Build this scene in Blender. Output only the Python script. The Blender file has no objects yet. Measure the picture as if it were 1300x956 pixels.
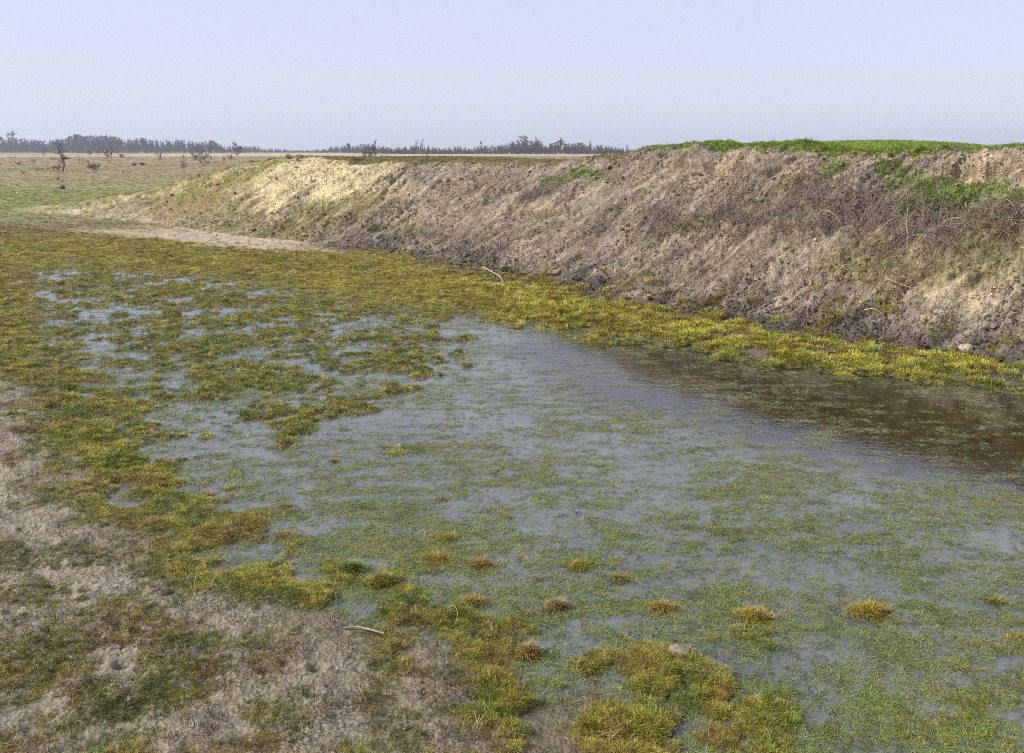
import bpy, math, random
import numpy as np
from mathutils import Vector, Euler

sc = bpy.context.scene
C = sc.collection
R = math.radians

# ------------------------------------------------------------------ camera
IW, IH, F, H0, PITCH_Y = 1300.0, 956.0, 1083.0, 3.0, 190.5
CY = 433.0
PITCH = math.atan((CY - PITCH_Y) / F)
cam = bpy.data.cameras.new('camera')
cam.sensor_width = 36.0
cam.lens = F / IW * 36.0
cam.shift_y = -(IH / 2 - CY) / IW
cam.clip_start = 0.05
cam.clip_end = 9000
camo = bpy.data.objects.new('camera', cam)
camo.location = (0, 0, H0)
camo.rotation_euler = (math.pi / 2 - PITCH, 0, 0)
C.objects.link(camo)
sc.camera = camo

# ------------------------------------------------------------------ light
SUN_AZ, SUN_EL = -100.0, 38.0          # azimuth clockwise from +Y
world = bpy.data.worlds.new('World')
sc.world = world
world.use_nodes = True
wn, wl = world.node_tree.nodes, world.node_tree.links
sky = wn.new('ShaderNodeTexSky')
sky.sky_type = 'NISHITA'
sky.sun_disc = False
sky.sun_elevation = R(SUN_EL)
sky.sun_rotation = R(SUN_AZ)
sky.air_density = 1.0
sky.dust_density = 1.2
sky.ozone_density = 3.0
SKY_STRENGTH = 0.128
bgn = wn['Background']
mixn = wn.new('ShaderNodeMix'); mixn.data_type = 'RGBA'
mixn.inputs[0].default_value = 0.75     # thin even veil of high cloud over the blue
mixn.inputs[7].default_value = (5.0, 5.2, 6.45, 1)
wl.new(sky.outputs[0], mixn.inputs[6])
wl.new(mixn.outputs[2], bgn.inputs[0])
bgn.inputs[1].default_value = SKY_STRENGTH

sl = bpy.data.lights.new('sun', 'SUN')
sl.energy = 4.7
sl.angle = R(0.7)
sl.color = (1.0, 0.93, 0.82)
so = bpy.data.objects.new('sun', sl)
sd = Vector((math.sin(R(SUN_AZ)) * math.cos(R(SUN_EL)), math.cos(R(SUN_AZ)) * math.cos(R(SUN_EL)), math.sin(R(SUN_EL))))
so.rotation_euler = sd.to_track_quat('Z', 'Y').to_euler()
C.objects.link(so)
sc.view_settings.view_transform = 'Standard'
sc.view_settings.look = 'None'
sc.view_settings.exposure = 0.26
sc.cycles.filter_width = 1.0
sc.view_settings.gamma = 1.0
sc.cycles.use_denoising = False
sc.cycles.max_bounces = 6
sc.cycles.diffuse_bounces = 2
sc.cycles.glossy_bounces = 2
sc.cycles.transparent_max_bounces = 8
sc.cycles.volume_bounces = 0
HAZE = 0.00032

# ------------------------------------------------------------------ numeric helpers
rng = np.random.default_rng(7)
random.seed(7)
_perm = rng.permutation(256).astype(np.int64)
_gx = np.cos(np.arange(256) * 2 * np.pi / 256).astype(np.float32)
_gy = np.sin(np.arange(256) * 2 * np.pi / 256).astype(np.float32)

def pn(x, y, seed=0):
    """gradient noise, about -0.7 .. 0.7"""
    x = np.asarray(x, float) + seed * 17.31
    y = np.asarray(y, float) - seed * 9.77
    xf, yf = np.floor(x), np.floor(y)
    xi, yi = xf.astype(np.int64), yf.astype(np.int64)
    u, v = (x - xf).astype(np.float32), (y - yf).astype(np.float32)
    su, sv = u * u * u * (u * (u * 6 - 15) + 10), v * v * v * (v * (v * 6 - 15) + 10)
    def g(ix, iy, dx, dy):
        h = _perm[(_perm[ix & 255] + iy + seed * 31) & 255]
        return _gx[h] * dx + _gy[h] * dy
    a = g(xi, yi, u, v); b = g(xi + 1, yi, u - 1, v)
    c = g(xi, yi + 1, u, v - 1); d = g(xi + 1, yi + 1, u - 1, v - 1)
    return (a + su * (b - a)) * (1 - sv) + (c + su * (d - c)) * sv

def fbm(x, y, f, n=4, seed=0, rough=0.5):
    t = 0.0; a = 1.0
    for k in range(n):
        t = t + a * pn(x * f, y * f, seed + k * 3)
        f *= 2.03; a *= rough
    return t

def ss(a, b, x):
    t = np.clip((x - a) / (b - a), 0, 1)
    return t * t * (3 - 2 * t)

def ray(px, py):
    v = Vector(((px - 650) / F, -(py - CY) / F, -1.0))
    v.rotate(Euler(camo.rotation_euler))
    return v.normalized()

def at(px, py, z=0.0):
    """point of the level z seen at a measured spot of the photograph"""
    v = ray(px, py)
    k = (z - H0) / v.z
    return (v.x * k, v.y * k)

def sd_poly(x, y, poly):
    """signed distance in metres, positive inside"""
    P = np.array(poly, float)
    d = np.full(x.shape, 1e9); ins = np.zeros(x.shape, bool)
    for i in range(len(P)):
        a, b = P[i - 1], P[i]
        ex, ey = b[0] - a[0], b[1] - a[1]
        wx, wy = x - a[0], y - a[1]
        t = np.clip((wx * ex + wy * ey) / (ex * ex + ey * ey + 1e-12), 0, 1)
        d = np.minimum(d, (wx - t * ex) ** 2 + (wy - t * ey) ** 2)
        c = ((a[1] <= y) != (b[1] <= y)) & (x < a[0] + (y - a[1]) * ex / (ey if abs(ey) > 1e-12 else 1e-12))
        ins ^= c
    d = np.sqrt(d)
    return np.where(ins, d, -d)

def W(pts): return [at(px, min(max(py, 200), 1400)) for px, py in pts]

POND = W([(60,350),(180,349),(240,368),(330,392),(420,405),(500,412),(580,402),(650,416),(720,428),(800,443),(900,458),(1000,475),(1100,487),(1200,497),(1300,506),(1700,548),(1900,1100),(1010,1000),(1000,850),(950,795),(880,815),(800,797),(700,798),(640,768),(560,752),(500,735),(440,715),(390,690),(340,650),(280,620),(240,575),(190,525),(150,470),(95,420)])
TRANS = W([(30,335),(300,355),(560,395),(610,460),(520,505),(380,560),(250,540),(130,470),(40,400)])
OPEN = W([(650,425),(800,441),(1000,471),(1300,503),(1600,545),(1700,760),(1300,650),(1200,628),(1080,602),(960,577),(860,550),(740,515),(650,468),(610,440)])
MUD = W([(-300,474),(0,482),(35,500),(55,560),(75,620),(150,695),(262,752),(370,790),(440,818),(540,856),(570,1000),(-600,1000)])
MUDGRASS = W([(-500,690),(0,700),(120,703),(215,728),(290,790),(330,850),(420,960),(-500,1100)])
SANDPATH = W([(28,268),(120,263),(190,284),(290,297),(400,311),(440,322),(300,317),(200,303),(50,292)])
MEADOW = W([(-700,236),(0,236),(150,241),(210,244),(120,262),(40,270),(0,276),(-400,284),(-900,270)])

# ------------------------------------------------------------------ the bank: foot line, crest line
FOOT = [(2600,640),(1700,525),(1300,468),(1150,446),(1000,424),(800,385),(620,345),(500,320),(400,312),(300,303),(200,287),(120,277),(40,270),(-60,266)]
CRESTPX = np.array([(-400,262),(-60,262),(40,266),(80,259),(150,246),(200,235),(260,219),(300,208),(340,201),(400,200),(450,203),(500,205.5),(560,206),(640,206),(700,203),(740,199),(780,194),(820,188),(900,184),(1000,186),(1100,187),(1150,186),(1230,182),(1300,180),(1500,178),(4000,170)], float)
fw = np.array([at(*p) for p in FOOT])
seg = np.linalg.norm(np.diff(fw, axis=0), axis=1)
cum = np.concatenate([[0], np.cumsum(seg)])
SS = np.linspace(0, cum[-1], 240)
FX = np.interp(SS, cum, fw[:, 0]); FY = np.interp(SS, cum, fw[:, 1])
ker = np.hanning(15); ker /= ker.sum()
def smooth1(a):
    p = np.concatenate([2 * a[0] - a[7:0:-1], a, 2 * a[-1] - a[-2:-9:-1]])
    return np.convolve(p, ker, 'valid')
FX, FY = smooth1(FX), smooth1(FY)
TX, TY = np.gradient(FX), np.gradient(FY)
tl = np.hypot(TX, TY); TX /= tl; TY /= tl
NX, NY = TY, -TX                                   # away from the pond
pxf = 650 + F * FX / (FY * math.cos(PITCH) + 3 * math.sin(PITCH))
BW = np.interp(pxf, [-60, 40, 200, 350, 450, 600, 1300, 2600], [3.0, 3.6, 5.2, 4.6, 4.0, 3.9, 3.7, 3.7])
BH = np.zeros_like(BW)
cp, sp_ = math.cos(PITCH), math.sin(PITCH)
for i in range(len(SS)):
    X, Y = FX[i] + NX[i] * BW[i], FY[i] + NY[i] * BW[i]
    z = 2.5
    for _ in range(6):
        depth = Y * cp - (z - H0) * sp_
        px = 650 + F * X / depth
        cy = np.interp(px, CRESTPX[:, 0], CRESTPX[:, 1])
        k = (CY - cy) / F                          # up / depth in the camera frame
        # up = Y*sp + dz*cp ; depth = Y*cp - dz*sp
        dz = Y * (k * cp - sp_) / (cp + k * sp_)
        z = H0 + dz
    BH[i] = max(z, 0.02)
BH = smooth1(BH)
pxc = 650 + F * (FX + NX * BW) / ((FY + NY * BW) * math.cos(PITCH))
TOPG = np.interp(pxc, [-60, 600, 680, 750, 820, 880, 940, 1000, 1100, 2600], [0, 0, .005, .021, .026, .014, .004, -.01, -.02, -.02])

LINE = np.stack([FX, FY], 1)
def bank_coords(x, y):
    """s index along the foot line, signed distance d behind it, for points near the bank"""
    best = np.full(x.shape, 1e18); idx = np.zeros(x.shape, np.int32)
    step = 6
    for i in range(0, len(FX), step):
        q = (x - FX[i]) ** 2 + (y - FY[i]) ** 2
        m = q < best
        best[m] = q[m]; idx[m] = i
    # refine
    b2 = np.full(x.shape, 1e18); fi = np.zeros(x.shape)
    for o in range(-step, step):
        j = np.clip(idx + o, 0, len(FX) - 2)
        ax, ay = FX[j], FY[j]
        ex, ey = FX[j + 1] - ax, FY[j + 1] - ay
        t = np.clip(((x - ax) * ex + (y - ay) * ey) / (ex * ex + ey * ey), 0, 1)
        q = (x - ax - t * ex) ** 2 + (y - ay - t * ey) ** 2
        m = q < b2
        b2[m] = q[m]; fi[m] = (j + t)[m]
    nx = np.interp(fi, np.arange(len(FX)), NX); ny = np.interp(fi, np.arange(len(FX)), NY)
    fx = np.interp(fi, np.arange(len(FX)), FX); fy = np.interp(fi, np.arange(len(FX)), FY)
    d = np.sqrt(b2) * np.sign((x - fx) * nx + (y - fy) * ny)
    return fi, d, nx, ny

def near_only(x, y, fn, default, m):
    out = np.full(x.shape, default, float)
    if m.any(): out[m] = fn(x[m], y[m])
    return out

def macro(x, y):
    """smooth landform: height and the fields that go with it"""
    r = np.hypot(x, y)
    f = {}
    m = (r < 75)
    fi = np.zeros(x.shape); d = np.full(x.shape, -50.0); nx = np.zeros(x.shape) - .72; ny = np.zeros(x.shape) + .69
    if m.any():
        a, b, c, e = bank_coords(x[m], y[m]); fi[m] = a; d[m] = b; nx[m] = c; ny[m] = e
    ar = np.arange(len(FX))
    w = np.interp(fi, ar, BW); h = np.interp(fi, ar, BH); g = np.interp(fi, ar, TOPG)
    wob = 0.25 * fbm(x, y, 0.35, 2, 5)
    dd = d + wob * ss(-.5, 1.0, d) * ss(0.1, 1.0, h)
    t = np.clip(dd / w, 0, 1)
    face = h * (0.86 * t + 0.14 * t * t * (3 - 2 * t)) 
    # rounded shoulder, gently rising top, long back slope
    over = np.clip(dd - w, 0, None)
    top = h + g * np.minimum(over, 9) - 0.0 * over
    back = 1 - ss(9, 30, over)
    z = np.where(dd < w, face, top * back)
    z = np.where(dd > -0.0, z, 0)
    sh = np.exp(-((dd - w) / 0.35) ** 2) * 0.07 * np.clip(h, 0, 1)
    z = z - sh
    f['d'] = dd; f['fi'] = fi; f['w'] = w; f['h'] = h; f['nx'] = nx; f['ny'] = ny
    f['bank'] = ss(-0.05, 0.15, dd) * ss(0.0, 0.12, z) * (over < 31)
    # plain
    plain = 0.25 * fbm(x, y, 0.02, 3, 11) * ss(35, 90, r) * (1 - ss(250, 500, r))
    z = z + plain * (1 - f['bank'])
    # ground shelf behind and under the photographer
    z = z + 1.3 * ss(2.4, -1.5, y) * (r < 300)
    return z, f

def terrain(x, y):
    """detailed surface: returns x, y, z, fields"""
    x = np.asarray(x, float); y = np.asarray(y, float)
    z, f = macro(x, y)
    r = np.hypot(x, y)
    near = (r < 50)
    pond = near_only(x, y, lambda a, b: sd_poly(a, b, POND), -20, near)
    trans = near_only(x, y, lambda a, b: sd_poly(a, b, TRANS), -20, near)
    opn = near_only(x, y, lambda a, b: sd_poly(a, b, OPEN), -20, near)
    mud = near_only(x, y, lambda a, b: sd_poly(a, b, MUD), -20, near)
    mg = near_only(x, y, lambda a, b: sd_poly(a, b, MUDGRASS), -20, near)
    path = near_only(x, y, lambda a, b: sd_poly(a, b, SANDPATH), -20, near)
    n1 = fbm(x, y, 0.8, 3, 21); n2 = fbm(x, y, 3.0, 3, 31); n3 = fbm(x, y, 11.0, 3, 41, .6)
    wob = 0.85 * n1 + 0.75 * n2 + .2 * n3
    nc = fbm(x, y, 2.1, 3, 35, .6)
    P = pond + wob
    shore = -0.028 * ss(-.3, .5, P) + 0.022 * ss(.0, -1.2, P) - 0.06 * ss(1.0, 4, P)
    tr = ss(-.6, .8, trans + wob)
    shore = shore * (1 - tr) + tr * (-0.012 + 0.030 * ss(12, 22, y) * ss(-1, 3, x + 3 + 0 * y) )
    op = ss(-.2, .6, opn + 0.5 * wob)
    shore = shore - 0.22 * op
    flat = (1 - f['bank']) * (1 - ss(28, 45, r))
    rough = 0.035 * n1 + 0.030 * n2 + 0.012 * n3
    rough = rough * (1 - 0.6 * ss(0.3, 1.5, P) * (1 - tr))
    nt = fbm(x, y * 1.35, 4.6, 4, 37, .68)
    muddy = ss(-.35, .35, mud + 0.5 * n1 + 0.3 * n2)
    z = z + flat * (shore + rough + 0.02 * muddy + 0.05 * ss(0.5, 5, mud))
    # hoof prints trodden into the soft margin
    cx_, cy_ = np.floor(x / .31).astype(np.int64), np.floor(y / .31).astype(np.int64)
    h1 = _perm[(_perm[cx_ & 255] + cy_) & 255]; h2 = _perm[(h1 + 57) & 255]; h3 = _perm[(h2 + 91) & 255]
    qx = x - (cx_ + .3 + .4 * h1 / 255.) * .31; qy = y - (cy_ + .3 + .4 * h2 / 255.) * .31
    qd = np.hypot(qx, qy * 1.25)
    dent = (-.026 * ss(.062, .028, qd) + .009 * np.exp(-((qd - .078) / .018) ** 2)) * (h3 < 120)
    z = z + dent * flat * (r < 16) * ss(1.2, .0, P) * np.clip(muddy + .4, 0, 1)
    # turf relief, off the pond and the mud
    turf = ss(0.8, -0.8, P + .5 * n3) * (1 - muddy)
    bias = .02 - .06 * ss(8, 5, y) + .20 * ss(-.6, -2.0, x) + .35 * ss(13, 19, y) + .25 * ss(-.5, -2.5, P)
    turf = turf * ss(-.13, .16, nc + bias + .15 * n3)
    turf = turf * (1 - tr)
    trb = -.05 + .22 * ss(13, 20, y) * ss(-9, -4, x) - .1 * ss(1, 3.5, P) + .5 * ss(20, 26, y)
    turf = np.maximum(turf, tr * ss(-0.16, 0.14, 1.0 * nt + .30 * nc + 0.30 * n1 + trb + .06))
    G = turf * flat
    z = z - flat * (1 - muddy) * (1 - turf) * .012 * (P > -3) + G * (0.016 + 0.036 * np.clip(nc + .15, 0, 1))
    # cloddy earth face
    fi, d = f['fi'], f['d']
    s = np.interp(fi, np.arange(len(FX)), SS)
    B = f['bank'] * ss(0.1, 0.6, f['h']) * (1 - ss(1.0, 4.0, d - f['w']))
    hN = (0.20 * fbm(s + .25 * d, d * 0.5, 0.75, 3, 51)
          + 0.12 * fbm(s + 0.55 * d, d * 0.35, 2.2, 3, 61)
          - 0.13 * np.abs(fbm(s + 0.5 * d, d * 0.3, 2.6, 3, 64))
          - 0.16 * np.clip(fbm(s + .4 * d, d * .8, 1.4, 3, 66) - .25, 0, 1)
          + 0.0 * d)
    cl = np.abs(pn(s * 13, d * 11, 81)) + .5 * np.abs(pn(s * 27, d * 23, 82))
    
    smooth_m = .30 + .70 * ss(-.22, .25, fbm(s + .5 * d, d * .7, .9, 2, 93))
    f['crumble'] = smooth_m
    hN = hN + smooth_m * (0.085 * fbm(s, d, 6.0, 3, 71, .65) - 0.055 * (1 - np.clip(cl * 2.4, 0, 1)))
    hN = hN - 0.15 * np.clip(.12 - np.abs(pn(s * .7 + .5 * d + 7.7, d * .5, 95) + .12 * pn(s * 3, d * 3, 96)), 0, .12) / .12 * ss(.3, 1, d) * ss(-.3, .3, pn(s * .45, d * .6, 97))
    # slump scarp part way up the face
    for (cx, cyy, wx_, dz_, lvl) in SCARPS:
        e = np.exp(-((s - cx) / wx_) ** 2)
        line = lvl + 0.25 * pn(s * 1.3, s * 0 + 3.3, 91) + .1 * pn(s * 5, s * 0, 92)
        hN = hN - dz_ * e * np.exp(-np.clip(line - d, 0, None) / 0.35) * ss(0.03, -0.05, d - line)
    fade = ss(-0.0, 0.5, d)
    edge = ss(0, 1, B)
    ox = -f['nx'] * hN * 0.6 * fade * edge; oy = -f['ny'] * hN * 0.6 * fade * edge
    z2 = z + hN * 0.8 * fade * edge
    # plain roughness
    z2 = z2 + ss(30, 50, r) * (1 - ss(90, 200, r)) * (0.05 * n1 + 0.03 * n2) * (1 - B)
    f.update(P=P, tr=tr, op=op, mud=muddy, mg=mg + .5 * n1, path=path, n1=n1, n2=n2, n3=n3, nc=nc, turf=turf, flat=flat, B=B, r=r, s=s, z=z2, cl=cl, mudd=mud, hN=hN)
    return x + ox, y + oy, z2, f

# a place on the surface seen at a measured spot of the photograph
SCARPS = []
def hit(px, py, tmax=70):
    v = ray(px, py)
    t = np.arange(3.0, tmax, 0.03)
    X, Y, Z = v.x * t, v.y * t, H0 + v.z * t
    z, _ = macro(X, Y)
    below = np.nonzero(Z < z)[0]
    i = below[0] if len(below) else len(t) - 1
    return X[i], Y[i]
def s_of(px, py):
    x, y = hit(px, py)
    _, f = macro(np.array([x]), np.array([y]))
    return float(np.interp(f['fi'][0], np.arange(len(FX)), SS)), float(f['d'][0])
for (px, py, wx_, dz_) in [(680, 262, 1.3, 0.5), (1235, 205, 0.8, 0.4), (1150, 190, 1.6, .16), (890, 205, 1.3, .25), (560, 215, 1.4, .15), (960, 300, 1.2, .08)]:
    s_, d_ = s_of(px, py)
    SCARPS.append((s_, 0, wx_, dz_, d_))

# ------------------------------------------------------------------ ground colours (base colour only)
def blobs(lst):
    out = []
    for (px, py, rx, ry) in lst:
        a = hit(px, py)
        s_, d_ = s_of(px, py)
        out.append((s_, d_, rx, ry))
    return out
GREENB = blobs([(1165,226,.75,.3),(1190,242,.95,.35),(1225,238,.55,.35),(1195,262,.3,.45),(1250,235,.5,.25),(1285,245,.45,.2),(1130,208,.6,.2),(1060,212,.35,.2),(1110,185,.5,.15),
                (705,228,.9,.22),(735,220,.8,.2),(740,216,.5,.2)])
DARKG = blobs([(1000,275,2.2,.5),(1090,268,2.0,.55),(1180,285,1.6,.35),(850,285,1.0,.3),(680,243,.9,.25),(1290,275,1.2,.35),(600,310,1.6,.5),(540,300,1.5,.4)])
PALE = blobs([(1240,207,.8,.5),(930,200,.6,.4),(675,262,1.0,.3),(480,245,2.0,.5),(1250,370,1.6,.4)])
OLIVE = blobs([(860,283,.5,.15),(885,278,.35,.12),(1130,330,1.6,.6),(1000,230,.5,.3),(1270,300,.9,.5),(445,262,1.6,.7),(400,268,1.4,.6),(460,250,1.0,.3),(500,290,1.2,.4)])
RUST = blobs([(1075,192,1.0,.12),(640,360,.8,.3),(240,262,2.0,1.2)])
def bsum(lst, s, d, n):
    v = np.zeros(s.shape)
    for (a, b, rx, ry) in lst:
        q = ((s - a) / rx) ** 2 + ((d - b) / ry) ** 2
        v = np.maximum(v, ss(1.3, 0.55, np.sqrt(q) + n))
    return v
def mixc(c, col, a):
    return c * (1 - a[:, None]) + np.array(col)[None, :] * a[:, None]

def surface_colour(x, y, f):
    n = len(x)
    r, P, s, d = f['r'], f['P'], f['s'], f['d']
    n1, n2, n3 = f['n1'], f['n2'], f['n3']
    big = fbm(x, y, 0.05, 3, 101); huge = fbm(x, y, 0.012, 3, 103)
    c = np.tile(np.array([[0.155, 0.125, 0.055]]), (n, 1))
    # far plain: brown, olive and green bands
    c = np.where(r[:, None] > 40, np.array([[.25, .215, .105]]), c)
    c = mixc(c, (0.27, 0.205, 0.105), ss(-.15, .35, big + huge) * ss(30, 45, r))
    c = mixc(c, (0.20, 0.215, 0.08), ss(.0, .5, huge - big * .6) * ss(35, 60, r) * (1 - ss(150, 300, r)))
    c = mixc(c, (0.30, 0.225, 0.135), ss(120, 300, r) * 0.7)
    c = mixc(c, (0.42, 0.34, 0.23), ss(470, 500, r) * ss(-.5, .1, np.sin(y * 0) + (x + 180) / 300.) * 0.9)
    me = near_only(x, y, lambda a, b: sd_poly(a, b, MEADOW), -20, r < 130)
    c = mixc(c, (0.195, 0.20, 0.060), ss(-5, 5, me + 4 * big))
    # near turf soil
    nr = (1 - ss(32, 42, r))
    c = mixc(c, (0.150, 0.125, 0.045), nr)
    c = mixc(c, (0.15, 0.125, 0.085), nr * (1 - f['turf']) * .8)
    c = mixc(c, (0.19, 0.150, 0.030), nr * f['turf'] * ss(-.2, .4, n1 + .4 * n2) * 0.8)
    # mud, dry and pale
    mudc = np.tile(np.array([[0.255, 0.220, 0.158]]), (n, 1))
    mudc = mixc(mudc, (0.200, 0.165, 0.120), ss(-.1, .5, n1 + .6 * n2))
    mudc = mixc(mudc, (0.27, 0.24, 0.19), ss(.1, .6, n2 - n1) * .7)
    mudc = mixc(mudc, (0.11, 0.09, 0.055), ss(.15, .5, f['nc'] + .3 * n3) * .6)
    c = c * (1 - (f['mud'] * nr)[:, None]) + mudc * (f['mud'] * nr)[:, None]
    # wet margins and pond bed
    z = f['z']
    c = mixc(c, (0.13, 0.11, 0.075), f['flat'] * ss(0.03, -0.01, z) * .8)
    c = mixc(c, (0.50, 0.48, 0.41), f['flat'] * ss(0.0, -0.035, z))
    c = mixc(c, (0.35, 0.29, 0.055), f['flat'] * f['op'])  # brownish bed, its colour warmed to stand in for the bank's reflection
    c = mixc(c, (0.20, 0.19, 0.04), f['flat'] * f['op'] * ss(.0, .4, n1))
    c = mixc(c, (0.48, 0.41, 0.31), nr * ss(-.6, .4, f['path'] + .8 * n1 + .5 * n2) * .75)
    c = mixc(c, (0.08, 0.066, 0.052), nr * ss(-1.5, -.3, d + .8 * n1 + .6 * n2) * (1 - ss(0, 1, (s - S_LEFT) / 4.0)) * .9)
    # bank
    h = np.clip(d / f['w'], 0, 1.3)
    left = ss(0, 1, (s - S_LEFT) / 4.0)            # towards the sandy left end
    m1 = fbm(s, d, 0.5, 3, 111); m2 = fbm(s + .55 * d, d * .4, 2.5, 4, 121, .6); m3 = fbm(s, d, 9, 3, 131, .6)
    b = np.tile(np.array([[0.235, 0.192, 0.142]]), (n, 1))
    b = mixc(b, (0.185, 0.145, 0.105), ss(-.2, .5, m1 + .5 * m2) * .8)
    b = mixc(b, (0.33, 0.275, 0.195), ss(.0, .6, m2 - .4 * m1) * .6)
    b = mixc(b, (0.52, 0.43, 0.25), left * ss(.25, .6, h + .3 * m1 + .15 * m2) * .9)
    b = mixc(b, (0.21, 0.185, 0.075), left * ss(.55, .2, h + .3 * m1 + .2 * m2) * .75)
    far_left = ss(0, 1, (s - S_FARLEFT) / 3.0)
    b = mixc(b, (0.20, 0.18, 0.065), far_left * ss(.0, .55, m1 + m2 + h * .7))
    b = mixc(b, (0.44, 0.37, 0.25), far_left * ss(.45, .05, h + .4 * m2) * .7)
    nb = 0.45 * m2 + .3 * m1
    b = mixc(b, (0.165, 0.125, 0.095), bsum(DARKG, s, d, nb) * .5)
    b = mixc(b, (0.42, 0.33, 0.20), bsum(PALE, s, d, nb) * .5)
    b = mixc(b, (0.19, 0.165, 0.055), bsum(OLIVE, s, d, nb) * .6)
    b = mixc(b, (0.25, 0.145, 0.06), bsum(RUST, s, d, nb) * .4)
    gr = bsum(GREENB, s, d, nb * 1.6)
    b = mixc(b, (0.14, 0.19, 0.04), gr * .7)
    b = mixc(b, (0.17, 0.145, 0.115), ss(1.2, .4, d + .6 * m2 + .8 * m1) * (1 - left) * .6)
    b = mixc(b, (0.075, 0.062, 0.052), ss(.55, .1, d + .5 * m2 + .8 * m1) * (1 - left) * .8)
    b = b * np.clip(1 + 0.6 * m3 + .45 * m2, .35, 1.7)[:, None]
    topm = ss(-0.02, 0.3, d - f['w'] + .35 * m2)
    s_g = ss(0, 1, (S_GREEN - s) / 2.0) * (1 - .4 * ss(0, 1, (S_BROWN - s) / 1.0))
    tc = np.tile(np.array([[0.16, 0.13, 0.05]]), (n, 1))
    tc = mixc(tc, (0.13, 0.19, 0.025), s_g)
    b = b * (1 - topm[:, None]) + tc * topm[:, None]
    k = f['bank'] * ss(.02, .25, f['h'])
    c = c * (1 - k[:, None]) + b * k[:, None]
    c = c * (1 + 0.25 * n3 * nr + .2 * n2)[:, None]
    f['green'] = gr; f['top'] = topm; f['sg'] = s_g; f['left'] = left; f['farleft'] = far_left; f['olive'] = bsum(OLIVE, s, d, nb)
    return np.clip(c, 0.01, 0.9)
S_LEFT, _ = s_of(520, 250)
S_FARLEFT, _ = s_of(330, 240)
S_GREEN, _ = s_of(790, 200)
S_BROWN, _ = s_of(1160, 200)

# ------------------------------------------------------------------ materials
def new_mat(name):
    m = bpy.data.materials.new(name); m.use_nodes = True
    nt = m.node_tree
    return m, nt.nodes, nt.links, nt.nodes['Principled BSDF']

def earth_mat(name, scale, bump_d, rough=.9, attr='tone', bump_scale=1.0):
    m, n, l, p = new_mat(name)
    a = n.new('ShaderNodeAttribute'); a.attribute_name = attr
    tc = n.new('ShaderNodeTexCoord')
    no = n.new('ShaderNodeTexNoise'); no.inputs['Scale'].default_value = scale; no.inputs['Detail'].default_value = 6; no.inputs['Roughness'].default_value = .7
    l.new(tc.outputs['Object'], no.inputs['Vector'])
    mr = n.new('ShaderNodeMapRange'); mr.inputs[1].default_value = .3; mr.inputs[2].default_value = .7; mr.inputs[3].default_value = .6; mr.inputs[4].default_value = 1.4
    l.new(no.outputs[0], mr.inputs[0])
    mx = n.new('ShaderNodeMix'); mx.data_type = 'RGBA'; mx.blend_type = 'MULTIPLY'; mx.inputs[0].default_value = 1
    l.new(a.outputs['Color'], mx.inputs[6]); l.new(mr.outputs[0], mx.inputs[7])
    l.new(mx.outputs[2], p.inputs['Base Color'])
    p.inputs['Roughness'].default_value = rough
    p.inputs['Specular IOR Level'].default_value = .25
    vo = n.new('ShaderNodeTexVoronoi'); vo.inputs['Scale'].default_value = scale * .8
    l.new(tc.outputs['Object'], vo.inputs['Vector'])
    ad = n.new('ShaderNodeMath'); ad.operation = 'ADD'
    l.new(no.outputs[0], ad.inputs[0]); l.new(vo.outputs['Distance'], ad.inputs[1])
    b = n.new('ShaderNodeBump'); b.inputs['Strength'].default_value = .8; b.inputs['Distance'].default_value = bump_d
    l.new(ad.outputs[0], b.inputs['Height']); l.new(b.outputs[0], p.inputs['Normal'])
    return m
M_ground = earth_mat('ground_soil', 45, .022)
M_bank = earth_mat('bank_earth', 32, .03)
M_field = earth_mat('field_soil', 3, .05)

def tint_mat(name, base, rough=.6, trans=0.0, ttype='INSTANCER', var=.35):
    m, n, l, p = new_mat(name)
    a = n.new('ShaderNodeAttribute'); a.attribute_name = 'tint'; a.attribute_type = ttype
    mx = n.new('ShaderNodeMix'); mx.data_type = 'RGBA'; mx.blend_type = 'MULTIPLY'; mx.inputs[0].default_value = 1
    mx.inputs[6].default_value = (*base, 1)
    b = n.new('ShaderNodeAttribute'); b.attribute_name = 'shade'
    l.new(b.outputs['Color'], mx.inputs[6])
    l.new(a.outputs['Color'], mx.inputs[7])
    l.new(mx.outputs[2], p.inputs['Base Color'])
    p.inputs['Roughness'].default_value = rough
    p.inputs['Specular IOR Level'].default_value = .3
    return m
M_tuft = tint_mat('grass_blades', (1, 1, 1), .55)
M_bit = tint_mat('loose_bits', (1, 1, 1), .9)

def plain_mat(name, col, rough=.8, noise=20, var=.5):
    m, n, l, p = new_mat(name)
    tc = n.new('ShaderNodeTexCoord'); no = n.new('ShaderNodeTexNoise'); no.inputs['Scale'].default_value = noise; no.inputs['Detail'].default_value = 4
    l.new(tc.outputs['Object'], no.inputs['Vector'])
    rp = n.new('ShaderNodeValToRGB')
    rp.color_ramp.elements[0].position = .3; rp.color_ramp.elements[1].position = .7
    rp.color_ramp.elements[0].color = tuple(c * (1 - var) for c in col) + (1,)
    rp.color_ramp.elements[1].color = tuple(min(1, c * (1 + var)) for c in col) + (1,)
    l.new(no.outputs[0], rp.inputs[0]); l.new(rp.outputs[0], p.inputs['Base Color'])
    p.inputs['Roughness'].default_value = rough
    p.inputs['Specular IOR Level'].default_value = .2
    return m
M_bark = plain_mat('bare_bark', (0.10, 0.082, 0.078), noise=2)
M_bark_pale = plain_mat('pale_bark', (0.34, 0.31, 0.29), noise=2)
M_twig = plain_mat('bare_twigs', (0.105, 0.080, 0.085), noise=.6, var=.3)
M_shrub = plain_mat('shrub_twigs', (0.115, 0.078, 0.065), noise=.6, var=.3)
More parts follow.
